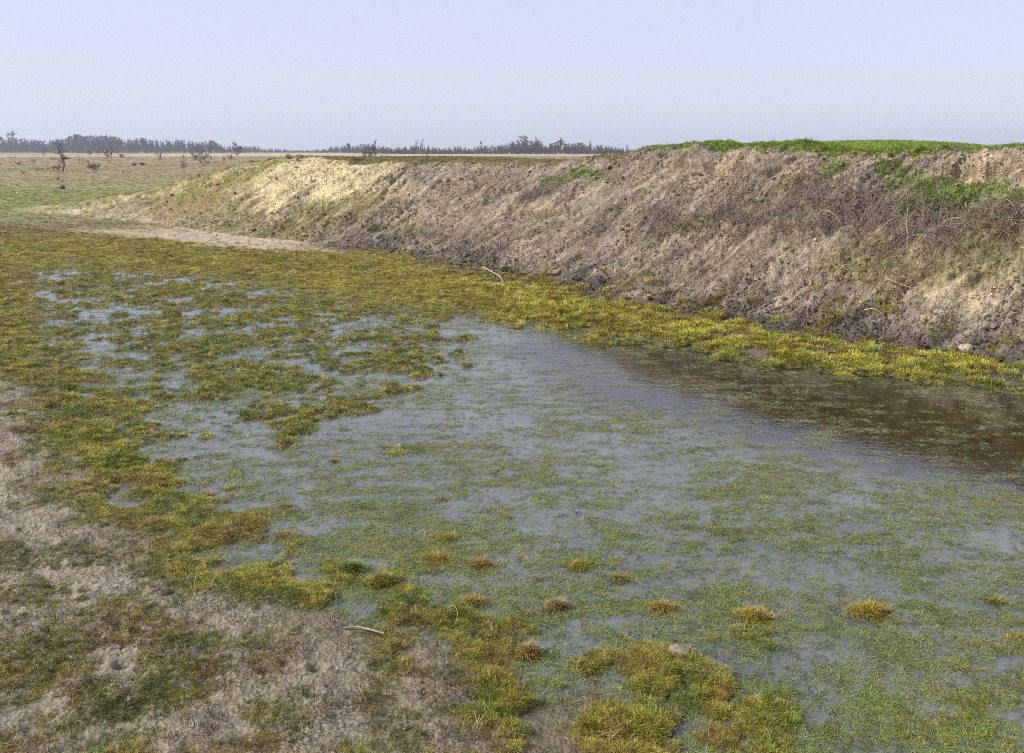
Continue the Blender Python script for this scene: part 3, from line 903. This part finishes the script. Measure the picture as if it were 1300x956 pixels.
# baseline of the wood: nearer on the right
dist = np.interp(px, [-400, 0, 250, 330, 400, 500, 800, 1400], [930, 930, 860, 1000, 1000, 640, 600, 600]) + rng.uniform(0, 110, nT)
top = np.interp(px, PROF[:, 0], PROF[:, 1]) - PROF_LIFT * (px < 330)
X = (px - 650) / F * dist * math.cos(PITCH); Y = dist.copy()
hh = (194.6 - top) * dist / F * np.where(rng.uniform(0, 1, nT) < .45, rng.uniform(.3, .65, nT), rng.uniform(.6, 1.12, nT))
hh = np.maximum(hh, 2.0)
wd = np.maximum(hh * rng.uniform(.9, 1.3, nT), 7)
scatter('far_woodland', np.stack([X, Y, np.zeros(nT) - .6], 1), rng.uniform(0, 6.28, nT), np.stack([wd, wd, hh], 1), np.ones((nT, 3)), vars_, tilt=.01)

# trees that stand out from the wood
FARG = 'bare trees standing out of the far wood'
for i, (px_, b_, top_, w_, sp, st, lab) in enumerate([
    (18, 194.2, 167.5, 20, .75, 1, 'big round-crowned bare tree rising over the wood at the far left'),
    (4, 194.2, 174, 9, .4, 1, 'narrow bare tree at the left picture edge beside the big round-crowned tree'),
    (100, 194.2, 171.5, 11, .5, 1, 'bare tree topping the highest hump of the left wood'),
    (110, 194.2, 175, 10, .6, 1, 'broad bare tree just right of the highest hump in the left wood'),
    (138, 194.4, 170, 5, .25, 1, 'thin spire-like bare tree poking out of the left wood'),
    (184, 194.6, 176, 14, .7, 1, 'rounded bare tree above the wood behind the far dark bushes'),
    (174, 194.6, 178, 9, .5, 1, 'slim bare tree left of the rounded tree in the wood'),
    (250, 195, 182, 9, .4, 1, 'bare tree with pale top behind the large reddish bush'),
    (268, 195, 179.5, 13, .6, 1, 'full-crowned bare tree at the right end of the left wood'),
    (443, 195.6, 182, 12, .6, 1, 'pale bare tree at the left end of the middle wood'),
    (420, 195.6, 187, 8, .6, 1, 'small isolated bare tree left of the middle wood'),
    (664, 195.8, 172.5, 16, .65, 1, 'tallest broad bare tree of the right wood'),
    (681, 195.8, 175, 7, .35, 1, 'narrow pointed bare tree left of the gap in the right wood'),
    (712, 195.8, 175.5, 15, .65, 1, 'dome-crowned bare tree just right of the gap in the right wood'),
    (611, 195.8, 180.5, 7, .4, 1, 'pointed bare tree left of the right wood over a low gap'),
    (749, 195.8, 180, 7, .4, 1, 'slim bare tree in the falling right end of the right wood'),
    (796, 195.8, 184.5, 5, .35, 1, 'last lone bare tree against the slope of the bank')]):
    tree_thing('bare_tree', lab, 'tree', px_, b_, b_ - top_, w_, 400 + i, sp, st, 1.5, .2, .006, group=FARG, twigm=M_bark)

# bushes and saplings on the plain
PL = [
    ('bare_sapling', 'sapling', 79, 219, 38, 16, .3, 1, .0026, 'tallest leafless sapling with forked twigs on the left of the plain'),
    ('bare_shrub', 'shrub', 73, 220, 13, 12, .9, 5, .006, 'grey twiggy shrub at the foot of the tallest sapling'),
    ('bare_shrub', 'shrub', 80, 240, 7, 9, 1.0, 8, .014, 'small round dark shrub alone on the green meadow'),
    ('bare_shrub', 'shrub', 74, 230, 6, 7, 1.0, 5, .008, 'low thin shrub between the tall sapling and the round dark shrub'),
    ('bare_shrub', 'shrub', 101, 207, 12, 4, .2, 3, .016, 'narrow dark upright shrub on the plain'),
    ('bare_shrub', 'shrub', 119, 217, 12, 24, 1.3, 6, .008, 'wide spreading leafless shrub with sprawling branches'),
    ('bare_sapling', 'sapling', 139, 208, 22, 16, .7, 2, .006, 'bushy young tree right of the wide spreading shrub'),
    ('bare_shrub', 'shrub', 114, 198, 8, 9, 1.0, 4, .012, 'small distant shrub left of a similar one near the horizon'),
    ('bare_shrub', 'shrub', 125, 198, 8, 7, .8, 4, .012, 'small upright distant shrub near the horizon beside its wider neighbour'),
    ('bare_shrub', 'shrub', 57, 201, 14, 6, .4, 2, .008, 'thin faint sapling left of the flat dark shrub'),
    ('bare_shrub', 'shrub', 84, 203, 3.5, 12, 1.4, 8, .03, 'flat dark low shrub behind the tallest sapling'),
    ('bare_shrub', 'shrub', 203, 206, 14, 10, .6, 4, .010, 'dark forked shrub in the middle of the left plain'),
    ('bare_shrub', 'shrub', 171, 210.5, 4, 5, .8, 7, .04, 'tiny dark conical shrub left of two others'),
    ('bare_shrub', 'shrub', 181, 210.5, 5, 8, 1.2, 6, .025, 'tiny dark V-shaped shrub beside the conical one'),
    ('bare_shrub', 'shrub', 234, 217, 14, 13, .9, 3, .006, 'sparse pale shrub just behind the grassy slope'),
    ('bare_shrub', 'shrub', 256, 207, 20, 19, .8, 5, .008, 'largest dense reddish shrub left of the sandy bank'),
    ('bare_shrub', 'shrub', 246, 204, 11, 7, .7, 4, .010, 'small shrub half hidden by the largest reddish shrub'),
    ('bare_sapling', 'sapling', 302, 208, 27, 13, .45, 1, .0045, 'slender pale-trunked young tree beside the start of the sandy bank'),
    ('bare_shrub', 'shrub', 293, 206, 12, 8, .7, 4, .010, 'low shrub left of the slender pale-trunked young tree'),
    ('bare_shrub', 'shrub', 463, 206, 15, 9, .6, 5, .010, 'leftmost of the reddish shrubs behind the sandy crest'),
    ('bare_shrub', 'shrub', 470, 206, 17, 8, .6, 5, .010, 'middle one of the reddish shrubs behind the sandy crest'),
    ('bare_sapling', 'sapling', 476, 205, 28, 10, .3, 1, .004, 'tall thin whip standing among the reddish shrubs'),
    ('bare_shrub', 'shrub', 487, 206, 10, 12, .9, 5, .009, 'rightmost low shrub of the reddish group behind the crest'),
    ('bare_sapling', 'sapling', 533, 201, 24, 13, .45, 2, .006, 'twin-topped birch-like young tree behind the bank crest'),
    ('bare_shrub', 'shrub', 540, 203, 8, 8, .8, 4, .012, 'little shrub at the foot of the twin-topped young tree'),
    ('bare_shrub', 'shrub', 558, 203, 6, 7, .9, 4, .012, 'lone small shrub on the brown field behind the bank'),
    ('bare_shrub', 'shrub', 603, 206.5, 5, 11, 1.2, 6, .014, 'low wide shrub just behind the bank crest'),
    ('bare_shrub', 'shrub', 30, 222, 6, 6, .8, 4, .008, 'faint small shrub at the far left of the plain'),
    ('bare_shrub', 'shrub', 155, 201, 6, 9, 1.0, 5, .016, 'squat dark shrub near the horizon right of the bushy young tree'),
]
for i, (nm, cat, px_, b_, h_, w_, sp, st, tw, lab) in enumerate(PL):
    tree_thing(nm, lab, cat, px_, b_, h_, w_, 500 + i, sp, st, 1.2 if st == 1 else .7, .2, tw * .8, twigm=M_shrub, group='leafless shrubs and saplings on the plain',
               bark=M_bark_pale if 'pale-trunked' in lab or 'birch' in lab else None)

rs_ = np.random.default_rng(77)
for i in range(16):
    px_, b_ = rs_.uniform(0, 330), rs_.uniform(199, 222)
    tree_thing('bare_shrub', 'tiny dark leafless shrub, one of those dotted over the far left plain', 'shrub', px_, b_, rs_.uniform(3, 7), rs_.uniform(3, 8),
               700 + i, .8, 5, .5, .2, .012, twigm=M_shrub, group='tiny shrubs dotted over the plain')
# ------------------------------------------------------------------ things on the bank and by the water
def gz(x, y):
    X, Y, Z, _ = terrain(np.array([x], float), np.array([y], float)); return float(Z[0])
def stick(name, label, cat, pts, r0, r1, mat, parent=None):
    """pts: (px, py, lift above the ground)"""
    P3 = []
    for px_, py_, lift in pts:
        x_, y_ = hit(px_, py_); P3.append(np.array([x_, y_, gz(x_, y_) + lift]))
    P3 = np.array(P3); t = np.arange(len(P3)); tt = np.linspace(0, len(P3) - 1, 4 * len(P3))
    # Catmull-like smoothing
    S = np.stack([np.interp(tt, t, P3[:, k]) for k in range(3)], 1)
    for _ in range(3): S[1:-1] = (S[:-2] + 2 * S[1:-1] + S[2:]) / 4
    V_, F_ = [], []
    bs = S[0].copy(); 
    tube(V_, F_, S - bs, np.linspace(r0, r1, len(S)))
    o = mesh_np(name, np.array(V_), np.array(F_), mat, smooth=True)
    o.location = bs
    return tag(o, label, cat)
stick('bent_twig', 'white peeled twig bent into a hook at the foot of the bank', 'twig',
      [(613,344,.05),(624,351,.06),(634,357,.08),(639,362,.07),(636,366,.05),(626,363,.04),(612,361,.03)], .014, .006, M_peeled)
stick('dry_stem', 'long thin straw-coloured stem leaning in from the bottom left edge', 'stem',
      [(-60,850,.02),(0,785,.08),(30,752,.12),(44,742,.13),(56,735,.14)], .0028, .0015, M_stem)
stick('stick', 'brown stick with pale broken tip lying on the bare mud', 'stick',
      [(435,806,.015),(452,803,.02),(470,807,.02),(488,812,.02)], .006, .009, M_cane_pale)
stick('dead_twig', 'pale dead twig curled into an arc on the yellow turf near the mud', 'twig',
      [(568,783,.03),(577,786,.06),(582,794,.06),(578,802,.02)], .0018, .0012, M_stem)
stick('branch', 'straight pale branch lying on the lower right of the bank', 'branch',
      [(1098,388,.03),(1110,392,.05),(1122,397,.04)], .012, .006, M_cane_pale)
stick('branch', 'thin pale branch lying across the right bank under the green patches', 'branch',
      [(1126,352,.04),(1140,358,.06),(1156,367,.05)], .010, .005, M_cane_pale)
stick('branch', 'pale curved branch in the dark soil at the right edge of the bank foot', 'branch',
      [(1287,425,.03),(1291,433,.08),(1299,437,.04)], .011, .006, M_cane_pale)

def bramble(label, px_, py_, wpx, hpx, n, seed, mat, pale=0, name='dead_bramble', cat='bramble'):
    rd = np.random.default_rng(seed)
    x_, y_ = hit(px_, py_)
    zc = gz(x_, y_); dist = math.hypot(x_, y_)
    rx = wpx * dist / F / 2; rt = hpx * dist / F / 2 / .62
    j = int(np.argmin((FX - x_) ** 2 + (FY - y_) ** 2))
    t_ = np.array([TX[j], TY[j]]); n_ = np.array([NX[j], NY[j]])
    V_, F_, PB, PR = [], [], [], []
    st = []
    n = int(n * .7); pale = min(pale, 5)
    for i in range(n):
        a, b = rd.normal() * rx * .5, rd.normal() * rt * .5
        st.append((a, b))
    st = np.array(st)
    for i in range(n):
        a, b = st[i]; L = rd.uniform(.25, .9) * min(1.0, rx * 1.2 + .2); az = rd.uniform(0, 6.28)
        m_ = 6; q = np.linspace(0, 1, m_)
        da, db = math.cos(az) * L, math.sin(az) * L * .8 - .12
        aa_, bb_ = a + da * q + .05 * rd.normal() * q * q, b + db * q
        xs = x_ + t_[0] * aa_ + n_[0] * bb_; ys = y_ + t_[1] * aa_ + n_[1] * bb_
        _, _, zs, _ = terrain(xs, ys)
        lift = L * rd.uniform(.1, .5) * np.sin(np.pi * np.clip(q * rd.uniform(.7, 1.1), 0, 1))
        P3 = np.stack([xs - x_, ys - y_, zs + lift + .01 - zc], 1) + rd.normal(size=(m_, 3)) * .012
        r = rd.uniform(.0035, .007)
        if i < pale: PB.append(P3); PR.append(r)
        else:
            tube(V_, F_, P3, np.linspace(r, r * .4, m_))
            for k in range(3):
                p0 = P3[rd.integers(1, m_ - 1)]; dr = rd.normal(size=3); dr[2] = abs(dr[2]) * .6; dr /= np.linalg.norm(dr)
                tube(V_, F_, np.array([p0, p0 + dr * .07, p0 + dr * .14 + rd.normal(size=3) * .02]), np.array([.003, .0025, .0015]))
    if pale:
        e = bpy.data.objects.new(name, None); C.objects.link(e); e.location = (x_, y_, zc)
        mesh_np('cane_tangle', np.array(V_), np.array(F_), mat, parent=e); 
        for P3, r in zip(PB, PR):
            PV, PF = [], []; tube(PV, PF, P3, np.linspace(r * 1.2, r * .4, len(P3)))
            mesh_np('pale_branch', np.array(PV), np.array(PF), M_cane_pale, parent=e)
    else:
        e = mesh_np(name, np.array(V_), np.array(F_), mat); e.location = (x_, y_, zc)
    return tag(e, label, cat, 'dead brambles lying on the bank')
bramble('tangle of dead branches with pale forked limbs in the middle of the bank', 848, 268, 95, 32, 150, 1, M_cane, 12)
bramble('long low mat of dry twigs under the green streak above the slump', 688, 243, 90, 14, 120, 2, M_cane, 4)
bramble('dense purplish bramble mat below the crest, left of the green patches', 1095, 262, 130, 30, 240, 3, M_cane, 3)
bramble('loose sprawl of pale bramble canes left of the purplish mat', 1000, 272, 90, 40, 120, 4, M_cane, 8)
bramble('dark bramble strip on the slope just under the green patches', 1185, 292, 110, 26, 160, 5, M_cane, 3)
bramble('bramble canes on the slope at the right picture edge', 1285, 272, 50, 26, 80, 6, M_cane, 3)
bramble('thin dark streak of dead canes running down left of the forked limbs', 760, 280, 60, 20, 60, 7, M_cane, 3)
bramble('small brown clump of dead stalks below the crest on the right', 1020, 232, 30, 10, 40, 8, M_cane)
bramble('brown twig mat on the slope between the forked limbs and the loose sprawl', 925, 262, 60, 24, 90, 9, M_cane, 4)
bramble('scattered dry canes low on the right bank over the olive weeds', 1125, 322, 110, 34, 90, 10, M_cane, 5)

def lump(name, label, cat, px_, py_, wpx, hk, mat, seed):
    import bmesh
    rd = np.random.default_rng(seed)
    x_, y_ = hit(px_, py_); d = math.hypot(x_, y_); r = wpx * d / F / 2
    bm = bmesh.new(); bmesh.ops.create_icosphere(bm, subdivisions=3, radius=1)
    co = np.array([v.co[:] for v in bm.verts])
    k = 1 + .35 * pn(co[:, 0] * 1.3 + seed, co[:, 1] * 1.3 + co[:, 2], seed) + .25 * pn(co[:, 0] * 4, co[:, 2] * 4 + co[:, 1] * 3, seed + 1)
    co = co * k[:, None] * np.array([r, r * .8, r * hk])
    for v, c_ in zip(bm.verts, co): v.co = c_
    me = bpy.data.meshes.new(name); bm.to_mesh(me); bm.free(); me.materials.append(mat)
    o = bpy.data.objects.new(name, me); C.objects.link(o); o.location = (x_, y_, gz(x_, y_) + r * hk * .35); o.rotation_euler.z = rd.uniform(0, 6)
    return tag(o, label, cat)
lump('earth_clod', 'pale dry clod lying in the dark soil at the right foot of the bank', 'clod', 1226, 445, 15, .8, M_clodg, 1)
lump('earth_clod', 'dark wet clod standing alone in the shallow water', 'clod', 642, 471, 14, .5, M_clodd, 2)
lump('earth_clod', 'small black clod beside the straw-coloured tussock in the water', 'clod', 689, 775, 7, .7, M_clodd, 3)
lump('earth_clod', 'dark brown rounded clod sitting on the bare mud path', 'clod', 213, 758, 13, .6, M_clodd, 4)
lump('earth_clod', 'dark crumbly clod on the yellow turf right of the white twig', 'clod', 588, 382, 9, .6, M_clodd, 5)
lump('earth_clod', 'grey mud lump between the tussocks at the bottom edge of the pond', 'clod', 862, 832, 30, .25, M_mudlump, 6)
lump('stone', 'tiny pale stone far out on the left of the plain', 'stone', 18.5, 211, 3, .8, M_peeled, 7)

def tussock(label, px_, py_, wpx, hpx, pal, seed, nb=420, L=.05):
    rd = np.random.default_rng(seed)
    x_, y_ = at(px_, py_ + hpx * .3); d = math.hypot(x_, y_); r = wpx * d / F / 2; h = max(hpx * d / F * .5, .02)
    e = bpy.data.objects.new('grass_tussock', None); C.objects.link(e); e.location = (x_, y_, max(gz(x_, y_), -.02)); e.rotation_euler.z = rd.uniform(-.5, .5)
    tag(e, label, 'tussock')
    # soil mound
    na_, nr_ = 28, 9
    el = rd.uniform(.45, .85); rot = rd.uniform(-.5, .5)
    def rk(a): return 1 + .75 * float(pn(np.array([math.cos(a) * 1.3 + seed * .37]), np.array([math.sin(a) * 1.3 + seed]), 3)[0])
    V_ = [(0, 0, h)]; F_ = []
    for i in range(1, nr_):
        for k in range(na_):
            a = k * 2 * math.pi / na_; q = i / (nr_ - 1)
            rr_ = r * q * rk(a)
            V_.append((rr_ * math.cos(a), rr_ * el * math.sin(a), h * (1 - q ** 2.2) - .02 * q + .006 * rd.normal()))
    for k in range(na_): F_.append((0, 1 + k, 1 + (k + 1) % na_, 1 + (k + 1) % na_))
    V_ = np.array(V_); q4 = []
    for i in range(nr_ - 2):
        for k in range(na_):
            a0 = 1 + i * na_ + k; a1 = 1 + i * na_ + (k + 1) % na_; q4.append((a0, a0 + na_, a1 + na_, a1))
    capv = [(0, 1 + k, 1 + (k + 1) % na_) for k in range(na_)]
    me = bpy.data.meshes.new('mound'); me.from_pydata([tuple(v) for v in V_], [], q4 + capv); me.materials.append(M_clodd)
    for p in me.polygons: p.use_smooth = True
    m_ = bpy.data.objects.new('mound', me); C.objects.link(m_); m_.parent = e
    BV, BF, BS = [], [], []
    for i in range(int(nb * 1.4)):
        a = rd.uniform(0, 6.283); q = math.sqrt(rd.uniform(0, 1.05)); kk = rk(a); q2 = q * (1.0 if rd.uniform() < .62 else rd.uniform(1, 1.9)); bx, by = r * q2 * kk * math.cos(a), r * el * kk * q2 * math.sin(a)
        bz = max(h * (1 - q2 ** 2.2), 0) + .002
        arr = blade_set(5, L * rd.uniform(.5, 1.1) * (1.9 if rd.uniform() < .1 else 1), .016, .0032, 1.0, .5, .35, seed=rd.integers(1 << 30))
        c_ = np.array(pal[rd.integers(len(pal))]) * rd.uniform(.7, 1.3)
        if q2 > 1.1: c_ = np.array(GRN[rd.integers(len(GRN))]) * rd.uniform(.8, 1.5)
        BF.append(arr[1] + sum(len(v) for v in BV)) if False else BF.append(arr[1] + (len(np.concatenate(BV)) if False else off_(BV)))
        BV.append(arr[0] + np.array([bx, by, bz])); BS.append(arr[2] * c_)
    mesh_np('grass_blades', np.concatenate(BV), np.concatenate(BF), M_blade_own, parent=e, k=3, attr={'shade': np.concatenate(BS)})
    return e
_oc = {}
def off_(BV):
    k = id(BV); n_, t_ = _oc.get(k, (0, 0)) if len(BV) else (0, 0)
    while n_ < len(BV): t_ += len(BV[n_]); n_ += 1
    _oc[k] = (n_, t_); return t_
M_blade_own, n__, l__, p__ = new_mat('tussock_blades')
a__ = n__.new('ShaderNodeAttribute'); a__.attribute_name = 'shade'; l__.new(a__.outputs['Color'], p__.inputs['Base Color']); p__.inputs['Roughness'].default_value = .6
YEL = [(.40,.31,.04), (.33,.25,.03), (.30,.17,.04), (.26,.24,.03)]
ORG = [(.30,.16,.04), (.36,.24,.04), (.24,.19,.03), (.18,.10,.03)]
STR = [(.42,.31,.15), (.30,.20,.09), (.20,.13,.05), (.22,.20,.05)]
GRN = [(.10,.17,.02), (.16,.19,.03), (.26,.24,.03), (.08,.13,.02)]
for lab, px_, py_, w_, h_, pal, nb in [
    ('domed yellow tussock standing alone in the water at lower right', 1102, 772, 58, 24, YEL, 520),
    ('straw-brown drooping tussock in the water with bent dead blades', 706, 765, 36, 26, STR, 320),
    ('flat olive-yellow tussock in the weedy water above the straw-brown one', 737, 716, 44, 12, YEL + GRN, 300),
    ('small orange-tipped tussock just right of the flat olive-yellow one', 786, 732, 24, 12, ORG + GRN, 180),
    ('long low yellow-green tussock in the water near the middle of the shore', 566, 681, 44, 9, YEL + GRN, 260),
    ('ragged orange tussock rising on the shore below the yellow-green one', 610, 713, 32, 16, ORG, 260),
    ('slanting orange-brown tussock left of the ragged orange one', 553, 706, 40, 16, ORG + YEL, 280),
    ('orange tussock at the water edge left of the tall shore grass', 840, 768, 34, 14, ORG + YEL, 260),
    ('large orange-yellow tussock on the point of grass reaching into the pond', 958, 778, 48, 22, ORG + YEL, 420),
    ('bushy yellow and green tussock on the lower shore beside the bare mud', 487, 733, 46, 26, YEL + GRN, 420),
    ('bright green tuft set among yellow shore grass beside the bushy tussock', 443, 722, 26, 14, GRN, 200),
    ('brown tussock with drooping blades low on the mud by the pond', 672, 825, 30, 26, STR + ORG, 280),
    ('tiny dark tussock alone in the middle of the water', 424, 584, 9, 6, ORG, 60),
    ('small orange tuft in the water near the right picture edge', 1264, 762, 18, 10, ORG + GRN, 120),
    ('dark orange tussock with a muddy side on the shore above the brown stick', 600, 762, 40, 16, ORG + YEL, 320)]:
    tussock(lab, px_, py_, w_, h_, pal, int(px_ + py_), nb)

# ------------------------------------------------------------------ haze
import bmesh
bm = bmesh.new(); bmesh.ops.create_cube(bm, size=1)
for v in bm.verts: v.co = (v.co.x * 5400, v.co.y * 5400, -1.5 + (v.co.z + .5) * 46)
me = bpy.data.meshes.new('haze'); bm.to_mesh(me); bm.free()
hm = bpy.data.materials.new('haze'); hm.use_nodes = True
hn, hl = hm.node_tree.nodes, hm.node_tree.links; hn.clear()
ho = hn.new('ShaderNodeOutputMaterial'); pv = hn.new('ShaderNodeVolumePrincipled')
pv.inputs['Color'].default_value = (.78, .86, 1.0, 1); pv.inputs['Density'].default_value = HAZE; pv.inputs['Anisotropy'].default_value = .2
hl.new(pv.outputs[0], ho.inputs['Volume']); me.materials.append(hm)
o = bpy.data.objects.new('haze', me); C.objects.link(o); tag(o, kind='stuff')
